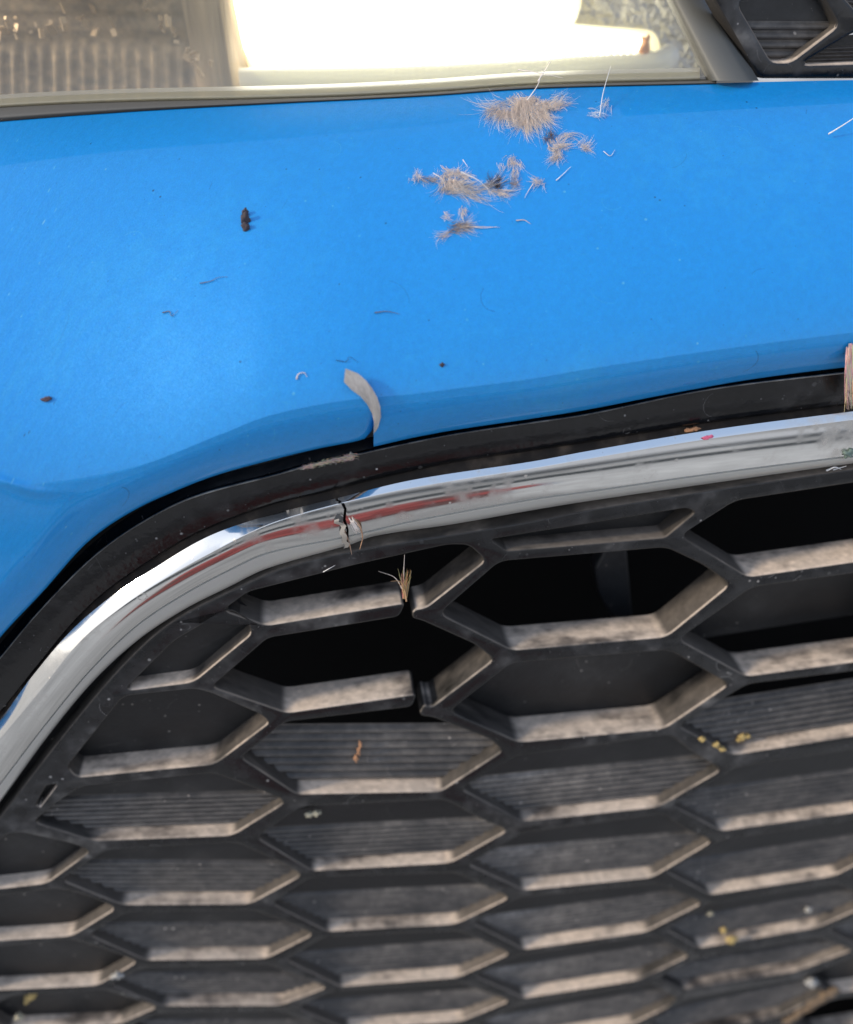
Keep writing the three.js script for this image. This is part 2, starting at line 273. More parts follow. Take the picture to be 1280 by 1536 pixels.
function lattice(outer, holes, z, depth, bevel, dull) {
  if (THREE.ShapeUtils.isClockWise(outer)) outer.reverse();
  const sh = new THREE.Shape(outer); holes.forEach((h) => sh.holes.push(new THREE.Path(THREE.ShapeUtils.isClockWise(h) ? h : h.slice().reverse())));
  let g = new THREE.ExtrudeGeometry(sh, { depth: depth - 2 * bevel, bevelEnabled: true, bevelThickness: bevel, bevelSize: bevel, bevelOffset: -bevel, bevelSegments: 3, curveSegments: 4 });
  g.translate(0, 0, z - depth + bevel); g.clearGroups();
  g = creased(g, 0.7);
  // front faces in one run, walls in another; dust lies on what looks up, most on level ledges, less on walls leaning to either side; lit edges are painted onto left-leaning bevels
  const p = g.attributes.position, nn = g.attributes.normal, sets = [[], []], a = V(), b = V(), c = V();
  const rim = outer.filter((q, i) => i % 2 === 0);
  for (let i = 0; i < p.count; i += 3) {
    a.fromBufferAttribute(p, i); b.fromBufferAttribute(p, i + 1); c.fromBufferAttribute(p, i + 2);
    sets[Math.abs(b.clone().sub(a).cross(c.clone().sub(a)).normalize().z) > 0.93 ? 0 : 1].push(i);
  }
  const out = new THREE.BufferGeometry(), P = [], N = [], U = [], C = [];
  sets.forEach((s, k) => s.forEach((i) => { for (let j = i; j < i + 3; j++) {
    const x = p.getX(j), y = p.getY(j), zz = p.getZ(j), nx = nn.getX(j), ny = nn.getY(j), nz = nn.getZ(j); P.push(x, y, zz); N.push(nx, ny, nz);
    if (k === 0) { U.push(x, y); C.push(1, 1, 1); continue; }
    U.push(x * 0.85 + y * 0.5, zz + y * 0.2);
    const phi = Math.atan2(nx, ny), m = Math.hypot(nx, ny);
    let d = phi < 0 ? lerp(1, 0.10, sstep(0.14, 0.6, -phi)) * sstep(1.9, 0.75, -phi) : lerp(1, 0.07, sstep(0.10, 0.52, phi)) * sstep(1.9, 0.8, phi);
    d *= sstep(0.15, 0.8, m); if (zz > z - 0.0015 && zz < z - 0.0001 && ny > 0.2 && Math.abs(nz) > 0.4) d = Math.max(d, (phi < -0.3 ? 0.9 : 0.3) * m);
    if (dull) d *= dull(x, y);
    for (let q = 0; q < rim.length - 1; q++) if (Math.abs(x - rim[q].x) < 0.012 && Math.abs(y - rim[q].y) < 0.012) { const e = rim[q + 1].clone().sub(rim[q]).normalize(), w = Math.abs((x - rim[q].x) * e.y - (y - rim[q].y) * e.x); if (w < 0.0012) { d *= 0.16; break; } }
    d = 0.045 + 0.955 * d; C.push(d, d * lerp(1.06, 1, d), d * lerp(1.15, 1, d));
  } }));
  out.setAttribute('position', new THREE.Float32BufferAttribute(P, 3)); out.setAttribute('normal', new THREE.Float32BufferAttribute(N, 3)); out.setAttribute('uv', new THREE.Float32BufferAttribute(U, 2)); out.setAttribute('color', new THREE.Float32BufferAttribute(C, 3));
  let st = 0; sets.forEach((s, k) => { out.addGroup(st, s.length * 3, k); st += s.length * 3; });
  return out;
}
M.ledge = M.floor.clone(); M.ledge.vertexColors = true;
const LAT = [M.face, M.ledge];
// panel closing a cell: slices parallel to the cell's lower edge; prof(t) gives the depth at height t
function cellPanel(poly, steps, prof, z0 = 0) {
  let lo = [0, 0], best = -1;                       // lower edge: the longest edge in the lower half
  const n = poly.length, cy = poly.reduce((s, p) => s + p.y, 0) / n;
  for (let i = 0; i < n; i++) { const a = poly[i], b = poly[(i + 1) % n], d = a.distanceTo(b); if ((a.y + b.y) / 2 < cy && d * (Math.abs(a.y - b.y) < 0.5 * d ? 1 : 0.01) > best) { best = d * (Math.abs(a.y - b.y) < 0.5 * d ? 1 : 0.01); lo = a.x < b.x ? [a, b] : [b, a]; } }
  const u = lo[1].clone().sub(lo[0]).normalize(), v = new THREE.Vector2(-u.y, u.x), o = lo[0];
  const q = poly.map((p) => { const d = p.clone().sub(o); return [d.dot(u), d.dot(v)]; }), vmax = Math.max(...q.map((p) => p[1]));
  const rows = [];
  for (const t of steps) {
    const h = clamp(t * vmax, 0.00005, vmax - 0.00005); let a = 1e9, b = -1e9;
    for (let i = 0; i < n; i++) { const p = q[i], r = q[(i + 1) % n]; if ((p[1] - h) * (r[1] - h) <= 0 && p[1] !== r[1]) { const x = p[0] + (r[0] - p[0]) * (h - p[1]) / (r[1] - p[1]); a = Math.min(a, x); b = Math.max(b, x); } }
    a -= 0.0008; b += 0.0008; const row = [];
    for (let i = 0; i <= 10; i++) { const uu = lerp(a, b, i / 10), hh = t * vmax; row.push(V(o.x + u.x * uu + v.x * hh, o.y + u.y * uu + v.y * hh, z0 - prof(t))); }
    rows.push(row);
  }
  return sheet(rows);
}
function ribSteps(t0, t1, n, d0, d1, flatTo, dTop, h = 0.0016) {      // scooped ribbed panel with a plain brow above it
  const st = [], dp = [];
  st.push(-0.02); dp.push(d0);
  for (let i = 0; i < n; i++) for (const [f, k] of [[0.0, 0], [0.18, 0.85], [0.34, 1], [0.55, 0.8], [0.8, 0.05]]) { const t = lerp(t0, t1, (i + f) / n); st.push(t); dp.push(lerp(d0, d1, (t - t0) / (t1 - t0)) - h * k); }
  st.push(t1); dp.push(d1);
  return [st, (t) => dp[st.indexOf(t)]];
}
const CELLS = {
  // kind: 'open' nothing behind, 'rib' ribbed scoop, 'low' ribbed scoop open at its top, 'flat' plain panel at the depth given
  B0: ['flat', 0.007, [[737, 810], [1030, 763], [1043, 769], [998, 806], [760, 826]]],
  B1: ['open', 0, [[660, 921], [750, 843], [1000, 822], [1055, 848], [1096, 877], [1000, 955], [768, 975]]],
  B2: ['flat', 0.0125, [[675, 1068], [768, 995], [1004, 976], [1047, 1000], [1094, 1027], [996, 1093], [778, 1113]]],
  B3: ['rib', 0, [[692, 1184], [775, 1135], [1005, 1103], [1040, 1130], [1083, 1155], [988, 1210], [784, 1232]]],
  B4: ['rib', 0, [[702, 1297], [785, 1250], [995, 1222], [1028, 1245], [1069, 1262], [978, 1316], [785, 1335]]],
  B5: ['rib', 0, [[710, 1386], [778, 1347], [989, 1326], [1018, 1340], [1054, 1355], [968, 1398], [785, 1424]]],
  B6: ['rib', 0, [[712, 1465], [785, 1432], [980, 1404], [1034, 1434], [958, 1470], [785, 1497]]],
  B7: ['rib', 0, [[712, 1540], [785, 1507], [975, 1475], [1020, 1502], [945, 1538], [785, 1565]]],
  A4: ['rib', 0, [[385, 1257], [452, 1211], [668, 1200], [722, 1230], [762, 1246], [676, 1294], [467, 1306]]],
  A5: ['rib', 0, [[408, 1356], [466, 1317], [682, 1310], [728, 1330], [764, 1347], [683, 1386], [490, 1397]]],
  A6: ['rib', 0, [[430, 1441], [488, 1406], [685, 1397], [730, 1415], [765, 1431], [686, 1466], [510, 1480]]],
  A7: ['rib', 0, [[446, 1513], [500, 1487], [690, 1475], [764, 1502], [691, 1532], [520, 1545]]],
  A8: ['rib', 0, [[460, 1580], [510, 1553], [695, 1541], [764, 1568], [695, 1598], [530, 1610]]],
  C1: ['open', 0, [[1022, 804], [1104, 752], [1340, 716], [1425, 782], [1340, 834], [1122, 865]]],
  C2: ['open', 0, [[1019, 960], [1128, 882], [1345, 852], [1425, 905], [1338, 985], [1119, 1014]]],
  C3: ['low', 0, [[1018, 1090], [1122, 1027], [1340, 1000], [1400, 1045], [1320, 1097], [1100, 1132]]],
  C4: ['rib', 0, [[1008, 1208], [1105, 1152], [1325, 1118], [1375, 1160], [1290, 1217], [1081, 1246]]],
  C5: ['rib', 0, [[1000, 1308], [1085, 1260], [1290, 1230], [1345, 1265], [1253, 1313], [1065, 1342]]],
  C6: ['rib', 0, [[1000, 1395], [1060, 1357], [1256, 1326], [1312, 1354], [1227, 1391], [1048, 1422]]],
  C7: ['rib', 0, [[988, 1467], [1042, 1440], [1227, 1407], [1278, 1426], [1194, 1457], [1025, 1484]]],
  C8: ['rib', 0, [[972, 1538], [1025, 1500], [1195, 1470], [1240, 1490], [1170, 1525], [1010, 1560]]],
  D5: ['rib', 0, [[1305, 1303], [1365, 1262], [1560, 1230], [1620, 1270], [1540, 1310], [1352, 1338]]],
  D6: ['rib', 0, [[1243, 1396], [1325, 1358], [1520, 1326], [1580, 1360], [1500, 1395], [1294, 1421]]],
  D7: ['flat', 0.006, [[1208, 1466], [1290, 1431], [1480, 1404], [1540, 1434], [1460, 1462], [1250, 1490]]],
  D8: ['open', 0, [[1186, 1533], [1248, 1500], [1450, 1474], [1510, 1500], [1430, 1532], [1230, 1565]]],
  L0: ['flat', 0.006, [[187, 1036], [262, 962], [345, 914], [372, 933], [377, 951], [290, 1023]]],
  L1: ['flat', 0.009, [[101, 1151], [186, 1045], [292, 1034], [316, 1040], [390, 1072], [404, 1084], [322, 1146], [115, 1166]]],
  L2: ['rib', 0, [[50, 1234], [84, 1206], [122, 1181], [320, 1160], [400, 1190], [429, 1203], [348, 1253], [138, 1261]]],
  L3: ['rib', 0, [[92, 1321], [160, 1276], [352, 1264], [425, 1296], [453, 1313], [374, 1356], [182, 1357]]],
  L4: ['rib', 0, [[133, 1403], [190, 1370], [380, 1366], [440, 1388], [470, 1402], [398, 1438], [217, 1440]]],
  L5: ['rib', 0, [[165, 1477], [217, 1453], [400, 1447], [490, 1482], [420, 1508], [242, 1509]]],
  L6: ['rib', 0, [[195, 1540], [242, 1520], [420, 1517], [505, 1552], [440, 1578], [265, 1580]]],
  Z1: ['flat', 0.004, [[54, 1208], [70, 1179], [86, 1177], [60, 1211]]],
  Z2: ['flat', 0.0055, [[-30, 1290], [12, 1251], [34, 1250], [108, 1266], [136, 1277], [70, 1325], [-20, 1335]]],
  Z3: ['flat', 0.0055, [[-90, 1390], [-40, 1350], [88, 1333], [130, 1344], [174, 1363], [107, 1404], [-50, 1414]]],
  Z4: ['flat', 0.0055, [[-60, 1460], [-20, 1424], [102, 1409], [150, 1422], [206, 1443], [146, 1478], [-20, 1486]]],
  Z5: ['flat', 0.0055, [[-30, 1520], [20, 1494], [155, 1485], [236, 1511], [176, 1537], [10, 1545]]],
};
// the three cells broken into one another where two bars have snapped
const BROKEN = [[336, 916], [372, 889], [535, 848], [672, 818], [703, 818], [729, 841], [640, 911], [620, 915], [618, 928], [634, 932], [712, 967], [741, 990], [648, 1061], [636, 1058], [628, 1074], [650, 1077], [736, 1110], [754, 1127], [661, 1187], [445, 1191], [362, 1137], [428, 1084], [619, 1061], [626, 1041], [430, 1069], [318, 1031], [402, 958], [600, 926], [609, 904], [399, 938]];
const A3 = [[362, 1137], [428, 1084], [621, 1060], [650, 1077], [736, 1110], [754, 1127], [661, 1187], [445, 1191]];
const grille = part('grille', car);
{
  const outer = []; for (let x = -200; x <= 1640; x += 20) outer.push([x, cFrame(x)]);
  outer.push([1640, 1650], [-200, 1650]);
  const sl = flat(CELLS.B0[2], 0), slot = [Math.min(...sl.map((p) => p.x)), Math.max(...sl.map((p) => p.x)), Math.min(...sl.map((p) => p.y)), Math.max(...sl.map((p) => p.y))];
  const holes = [roundPoly(flat(BROKEN, 0), 0.0022, 6)];
  for (const k in CELLS) holes.push(roundPoly(flat(CELLS[k][2], 0), k === 'B0' || k === 'Z1' ? 0.0012 : 0.0030, 7));
  mesh('grille_lattice', lattice(flat(outer, 0), holes, 0, 0.0125, 0.0008, (x, y) => (x > slot[0] - 1e-3 && x < slot[1] + 1e-3 && y > slot[2] - 1e-3 && y < slot[3] + 1e-3 ? 0.2 : 1)), LAT, grille, 'black plastic honeycomb with two snapped bars');
  const rib = ribSteps(0.02, 0.56, 7, 0.0060, 0.0050, 1.02, 0.0034), low = ribSteps(0.02, 0.66, 7, 0.0066, 0.0066, 0, 0, 0.0016);
  const add = (kind, d, pts) => {
    const poly = flat(pts, 0);
    if (kind === 'rib') { mesh('ribbed_panel', creased(cellPanel(poly, ...rib), 0.25), M.rib, grille); mesh('brow_panel', creased(cellPanel(poly, [0.56, 0.575, 0.78, 1.03], (t) => (t < 0.57 ? 0.0052 : lerp(0.0042, 0.0046, t))), 0.3), M.smooth, grille); }
    if (kind === 'low') mesh('ribbed_panel', creased(cellPanel(poly, ...low), 0.25), M.rib, grille);
    if (kind === 'flat') mesh('smooth_panel', cellPanel(poly, [-0.03, 0.2, 0.4, 0.6, 0.8, 1.03], () => d), M.smooth, grille);
  };
  add('low', 0, A3); for (const k in CELLS) add(...CELLS[k]);
  // duct behind the openings
  const bx = (w, h, d, x, y, z) => { const b = new THREE.BoxGeometry(w, h, d); b.translate(x, y, z); return b; };
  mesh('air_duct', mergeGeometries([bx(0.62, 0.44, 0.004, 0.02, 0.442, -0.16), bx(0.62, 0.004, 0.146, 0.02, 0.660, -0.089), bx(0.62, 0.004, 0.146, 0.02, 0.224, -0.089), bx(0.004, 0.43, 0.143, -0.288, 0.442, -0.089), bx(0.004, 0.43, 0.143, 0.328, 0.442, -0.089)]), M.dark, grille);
  // plate behind the right-hand cell and the bracket behind the middle one
  const pl = [at(1035, 960, -0.02), at(1420, 900, -0.02), at(1400, 850, -0.02), at(1060, 880, -0.02)].map((p) => new THREE.Vector2(p.x, p.y));
  const pg = new THREE.ExtrudeGeometry(new THREE.Shape(pl), { depth: 0.003, bevelEnabled: true, bevelSize: 0.0008, bevelThickness: 0.0008, bevelSegments: 2 }); pg.translate(0, 0, -0.024);
  mesh('inner_plate', pg, M.smooth, grille);
  const br = [at(898, 855, -0.03), at(905, 895, -0.03), at(922, 925, -0.03), at(948, 930, -0.03), at(938, 820, -0.03), at(922, 810, -0.03)].map((p) => new THREE.Vector2(p.x, p.y));
  const bg = new THREE.ExtrudeGeometry(new THREE.Shape(br), { depth: 0.004, bevelEnabled: true, bevelSize: 0.001, bevelThickness: 0.001, bevelSegments: 2 }); bg.translate(0, 0, -0.036);
  mesh('inner_bracket', bg, M.wall, grille);
}

// ------------------------------------------------------------------ headlight
{
  const hl = part('headlight', car);
  const zl = (x, y) => zHead(x) - 0.004 - 0.00016 * (cHead(x) - y);             // lens face leaning back
  const xs = (a, b, n) => Array.from({ length: n + 1 }, (_, i) => lerp(a, b, i / n));
  const strip = (rows, a, b, n = 60) => sheet(rows.map(([dy, dz, f]) => xs(a, b, n).map((x) => at(x, (f || cHead)(x) + dy, zl(x, cHead(x)) + dz))), (p) => [p.x, p.y]);
  const greyM = (v, r, m = 0) => new THREE.MeshStandardMaterial({ color: new THREE.Color().setRGB(v, v * 0.97, v * 0.9), roughness: r, metalness: m });
  const hgt = (x) => lerp(20, 4, sstep(-100, 560, x));                            // the seal is widest at the outer end
  const band = (fr, mat, name, x1, label) => mesh(name, sheet(fr.map(([f, dz]) => xs(-220, x1, 60).map((x) => { const y = cHead(x) - f(x); return at(x, y, zl(x, y) + dz); })), (p) => [p.x, p.y]), mat, hl, label);
  band([[() => -3, -0.006], [() => -1, 0.0006], [(x) => hgt(x) * 0.5, 0.0004], [(x) => hgt(x), -0.001], [(x) => hgt(x) + 2, -0.006]], greyM(0.10, 0.6), 'seal', 1075);
  band([[(x) => hgt(x), -0.004], [(x) => hgt(x) + 1, -0.0012], [(x) => hgt(x) + 7, -0.0008], [(x) => hgt(x) + 15, -0.0022], [(x) => hgt(x) + 20, -0.006]], new THREE.MeshPhysicalMaterial({ color: new THREE.Color().setRGB(0.55, 0.52, 0.40), transmission: 0.6, thickness: 0, roughness: 0.35 }), 'lens_rim', 1050, 'frosted lower rim of the headlight cover');
  // clear cover
  const lensRows = []; for (let j = 0; j <= 12; j++) lensRows.push(xs(-220, 1060, 50).map((x) => { const y = cHead(x) - 10 - j * 22, x2 = x + (x + 220) / 1280 * (-j * 11 + 20); return at(x2, y, zl(x2, y) - 0.002); }));
  mesh('lens', sheet(lensRows), new THREE.MeshPhysicalMaterial({ color: 0xffffff, transmission: 0.9, thickness: 0, roughness: 0.3, ior: 1.45, specularIntensity: 0.8 }), hl, 'hazy clear headlight cover');
  // back wall of the housing
  const D = -0.155, P = (x, y, z = D) => at(x, y, z);
  const beige = new THREE.MeshStandardMaterial({ map: tex(S, (i) => { const k = 120 + 70 * (nE[i] - 0.5) + 60 * (nA[i] - 0.5); return [k * 1.22, k * 1.06, k * 0.82]; }, true, 8), roughness: 0.45, metalness: 0.25 });
  const backRows = []; for (let j = 0; j <= 30; j++) backRows.push(xs(-240, 345, 120).map((x, i) => { const y = 170 - j * 10; const rib = j < 11 ? 0.0013 * (0.5 + 0.5 * Math.sin(i / 120 * 585 / 21 * 6.283)) * sstep(0, 3, j) * sstep(11, 8, j) : 0.0012 * (0.5 + 0.5 * Math.sin(j * 2.1)); return P(x + (30 - j) * 0.2, y, D + 0.012 + rib); }));
  mesh('ribbed_bezel', sheet(backRows), beige, hl, 'dull beige ribbed trim inside the headlight');
  // slanting wall beside the lamp
  mesh('lamp_side', sheet([[P(300, 150, D + 0.02), P(250, -120, D + 0.02)], [P(352, 150, D + 0.028), P(310, -120, D + 0.028)], [P(392, 140, D + 0.006), P(345, -120, D + 0.006)]]), beige, hl);
  // small facets added as gold glints, the warm tone put into their colour
  const fr = rng(88), fac = []; for (let i = 0; i < 46; i++) { const u = fr(), left = fr() < 0.4, b = new THREE.BoxGeometry(0.0006 + 0.0016 * fr(), 0.0008 + 0.0030 * fr(), 0.0005); b.rotateX((fr() - 0.5) * 2); b.rotateY((fr() - 0.5) * 2); b.rotateZ((fr() - 0.5)); const p = left ? P(fr() * 200, 5 + 50 * fr(), D + 0.018) : P(205 + 100 * u + 20 * fr(), 110 * u + 25 * (fr() - 0.5), D + 0.03); b.translate(p.x, p.y, p.z); fac.push(b); }
  mesh('facets', mergeGeometries(fac), new THREE.MeshStandardMaterial({ color: new THREE.Color().setRGB(0.6, 0.46, 0.3), roughness: 0.55, metalness: 0.7 }), hl).userData.kind = 'stuff';
  // pebbled reflector on the right
  const peb = new THREE.MeshStandardMaterial({ color: new THREE.Color().setRGB(0.5, 0.49, 0.45), roughness: 0.3, metalness: 0.7, bumpMap: tex(S, (i) => { const b = 255 * nE[i]; return [b, b, b]; }, false, 9), bumpScale: 0.003 });
  mesh('reflector', sheet([0, 1, 2, 3, 4, 5, 6].map((j) => xs(830, 1075, 14).map((x, i) => P(x - 6 * (6 - j), 150 - j * 44, D + 0.004 + 0.010 * (i / 14) ** 2)))), peb, hl, 'silver pebbled reflector');
  mesh('housing', sheet([[P(-260, 200, D - 0.01), P(1130, 200, D - 0.01)], [P(-260, -160, D - 0.01), P(1130, -160, D - 0.01)], [P(-260, -160, D + 0.08), P(1130, -160, D + 0.08)]]), greyM(0.25, 0.6), hl);
  mesh('housing_floor', sheet([[P(-260, 200, D - 0.01), P(1130, 190, D - 0.01)], [at(-260, 172, -0.085), at(1130, 110, -0.062)]]), new THREE.MeshStandardMaterial({ color: new THREE.Color().setRGB(0.13, 0.115, 0.06), roughness: 0.35, metalness: 0.1 }), hl);
  // the lit lamp
  const lampPts = [[376, 90], [332, -130], [862, -130], [842, 0], [826, 34], [806, 56], [958, 64], [962, 73], [840, 80], [600, 93]].map(([x, y]) => { const p = P(x, y, D + 0.016); return new THREE.Vector2(p.x, p.y); });
  const lampR = roundPoly(lampPts, 0.006, 6);
  const lg = new THREE.ExtrudeGeometry(new THREE.Shape(lampR), { depth: 0.004, bevelEnabled: true, bevelSize: 0.0015, bevelThickness: 0.0015, bevelSegments: 3 }); lg.translate(0, 0, D + 0.014);
  mesh('lamp', lg, new THREE.MeshStandardMaterial({ color: 0xffffff, emissive: new THREE.Color().setRGB(1, 0.95, 0.78), emissiveIntensity: 4.5, roughness: 0.5 }), hl, 'glaring white lit lamp');
  RectAreaLightUniformsLib.init();
  const haloPts = [[388, 110], [322, -132], [876, -132], [856, 16], [836, 48], [972, 58], [978, 80], [860, 94], [620, 108]].map(([x, y]) => { const p = P(x, y, D + 0.010); return new THREE.Vector2(p.x, p.y); });
  const hg = new THREE.ExtrudeGeometry(new THREE.Shape(roundPoly(haloPts, 0.006, 6)), { depth: 0.002, bevelEnabled: true, bevelSize: 0.003, bevelThickness: 0.001, bevelSegments: 3 }); hg.translate(0, 0, D + 0.010);
  mesh('lamp_halo', hg, new THREE.MeshStandardMaterial({ color: new THREE.Color().setRGB(0.9, 0.88, 0.7), emissive: new THREE.Color().setRGB(1, 0.84, 0.36), emissiveIntensity: 0.85, roughness: 0.5 }), hl);  // added glowing sheet standing in for the yellowish halo of the lamp
  const lc = P(610, 0, D + 0.024), ra = new THREE.RectAreaLight(new THREE.Color().setRGB(1, 0.95, 0.72), 0.8, 0.13, 0.05); ra.position.copy(lc); ra.lookAt(lc.clone().add(V(0, -0.3, 1))); hl.add(ra);
  // toothed light guide along the lower edge
  const teeth = []; for (let i = 0; i < 62; i++) { const x = 395 + i * 10, y0 = lerp(112, 82, (x - 395) / 610), b = new THREE.CylinderGeometry(0.0010, 0.0010, 0.006, 6); const p = P(x, y0 + 6, D + 0.026); b.translate(p.x, p.y, p.z); teeth.push(b); }
  const clear = new THREE.MeshPhysicalMaterial({ color: new THREE.Color().setRGB(0.95, 0.95, 0.88), roughness: 0.25, transmission: 0.5, thickness: 0 });
  const tg = mesh('light_guide', new THREE.TubeGeometry(new THREE.CatmullRomCurve3([P(360, 122, D + 0.03), P(600, 116, D + 0.03), P(850, 104, D + 0.03), P(985, 96, D + 0.03), P(1006, 84, D + 0.026)]), 60, 0.0042, 10), clear, hl);
  const th = mesh('guide_teeth', mergeGeometries(teeth), clear, hl); th.userData.kind = 'stuff';
  mesh('amber_marker', lump(77, P(968, 68, D + 0.03), [0.0016, 0.0032, 0.002]), new THREE.MeshStandardMaterial({ color: new THREE.Color().setRGB(0.7, 0.25, 0.02), roughness: 0.4 }), hl, 'small amber piece at the right end of the light guide');
  // dark pillar closing the housing
  const pr = []; for (let i = 0; i <= 8; i++) pr.push(Array.from({ length: 13 }, (_, j) => { const y = lerp(-150, cHead(1095) - 3, j / 12), x = lerp(1000, 1066, i / 8) + y * lerp(0.5, 0.6, i / 8); return at(x, y, zl(x, y) + 0.001 + 0.0035 * Math.sin(i / 8 * Math.PI) - (i === 0 || i === 8 ? 0.006 : 0)); }));
  mesh('bezel', sheet(pr), new THREE.MeshStandardMaterial({ color: new THREE.Color().setRGB(0.10, 0.10, 0.092), roughness: 0.55 }), hl, 'dark flat bezel slanting across the headlight end');
}

// ------------------------------------------------------------------ black grille beside the headlight
{
  const ug = part('upper_grille', car), z = -0.064;
  const outer = flat([[1060, -20], [1000, -130], [1600, -130], [1600, 108], [1290, 118], [1137, 118]], z);
  const h1 = [[1108, 6], [1150, -30], [1220, -30], [1258, 38], [1187, 92], [1158, 92]], h2 = [[1290, 20], [1245, -30], [1420, -60], [1480, 0], [1420, 30]], h3 = [[1205, 96], [1284, 48], [1480, 40], [1480, 88]];
  const holes = [h1, h2, h3].map((h) => roundPoly(flat(h, z), 0.002, 3));
  mesh('grille_lattice', lattice(roundPoly(outer, 0.002, 3), holes, z, 0.008, 0.0012), LAT, ug);
  const rb = ribSteps(0.02, 0.5, 4, 0.0058, 0.004, 1.02, 0.004, 0.0008);
  for (const h of [h1, h2, h3]) { mesh('ribbed_panel', creased(cellPanel(flat(h, z), ...rb, z), 0.25), M.rib, ug); mesh('brow_panel', cellPanel(flat(h, z), [0.49, 0.51, 0.8, 1.04], () => 0.0045, z), M.smooth, ug); }
}

// ------------------------------------------------------------------ fur, hairs, seeds and crumbs
const furMat = new THREE.MeshStandardMaterial({ vertexColors: true, roughness: 0.85, side: THREE.DoubleSide });
function fibre(pts, rad, c0, c1, B) {               // tapered three-sided hair
  const n = pts.length;
  for (let i = 0; i < n; i++) {
    const t = (i < n - 1 ? pts[i + 1].clone().sub(pts[i]) : pts[i].clone().sub(pts[i - 1])).normalize();
    const u = t.clone().cross(Math.abs(t.y) > 0.9 ? V(1, 0, 0) : V(0, 1, 0)).normalize(), w = t.clone().cross(u), r = rad * (1 - 0.75 * i / (n - 1)), c = mix3(c0, c1, i / (n - 1));
    for (let k = 0; k < 3; k++) { const a = k * 2.0944, p = pts[i].clone().addScaledVector(u, r * Math.cos(a)).addScaledVector(w, r * Math.sin(a)); B.p.push(p.x, p.y, p.z); B.c.push(...c); }
    if (i) for (let k = 0; k < 3; k++) { const a = B.n + (i - 1) * 3 + k, b = B.n + (i - 1) * 3 + (k + 1) % 3; B.i.push(a, b, b + 3, a, b + 3, a + 3); }
  }
  B.n += 3 * n;
}
const bag = () => ({ p: [], c: [], i: [], n: 0 });
function bagMesh(name, B, label, category, group, mat = furMat) {
  const g = new THREE.BufferGeometry(); g.setAttribute('position', new THREE.Float32BufferAttribute(B.p, 3)); g.setAttribute('color', new THREE.Float32BufferAttribute(B.c, 3)); g.setIndex(B.i); g.computeVertexNormals();
  return tag(mesh(name, g, mat, scene), label, category, group);
}
const TAN = [0.68, 0.55, 0.46], PALE = [0.86, 0.77, 0.70], BROWN = [0.16, 0.11, 0.09], BLACK = [0.03, 0.025, 0.025], WHITE = [0.75, 0.75, 0.76];
function tuft(seed, cx, cy, rx, ry, n, { ang = 0, spread = 6.28, len = 30, lift = 0.003, c0 = TAN, c1 = PALE, curl = 0.6, rad = 0.00005, B = bag(), dense = 0.7 } = {}) {
  const r = rng(seed);
  rad *= 0.85; spread *= 0.8; lift *= 0.55; n = n * 0.8 | 0;
  const per = Math.min(16, Math.max(5, n / 16 | 0));
  for (let done = 0; done < n; done += per) {          // locks of hairs that lie together
    const q = Math.pow(r(), dense), a0 = r() * 6.283, x0 = cx + rx * q * Math.cos(a0), y0 = cy + ry * q * Math.sin(a0), aL = ang + (r() - 0.5) * spread, LL = len * (0.5 + 0.6 * r()), kL = (r() - 0.5) * curl * 2, hL = lift * r() * (1 - 0.6 * q), w = 2.5 + 0.14 * len;
    for (let i = 0; i < per; i++) {
      let x = x0 + (r() - 0.5) * 2 * w, y = y0 + (r() - 0.5) * 1.4 * w, a = aL + (r() - 0.5) * 0.7, h = hL + lift * 0.25 * r();
      h *= 0.5; const L = LL * (0.5 + 0.8 * r()), k = kL + (r() - 0.5) * curl, pts = [], dh = (r() - 0.4) * lift / 8;
      for (let j = 0; j < 7; j++) { pts.push(onPanel(x, y, Math.max(0.0001, h))); x += Math.cos(a) * L / 6; y += Math.sin(a) * L / 6; a += k * 0.33; h += dh; }
      const d = 0.75 + 0.5 * r(); fibre(pts, rad * (0.6 + 0.8 * r()), c0.map((v) => v * d), c1.map((v) => v * d), B);
    }
  }
  return B;
}
function hair(pix, rad, c, B = bag(), lift = 0.0003) { const cv = new THREE.CatmullRomCurve3(pix.map(([x, y, h = lift]) => onPanel(x, y, h))); fibre(cv.getPoints(14), rad, c, c, B); return B; }
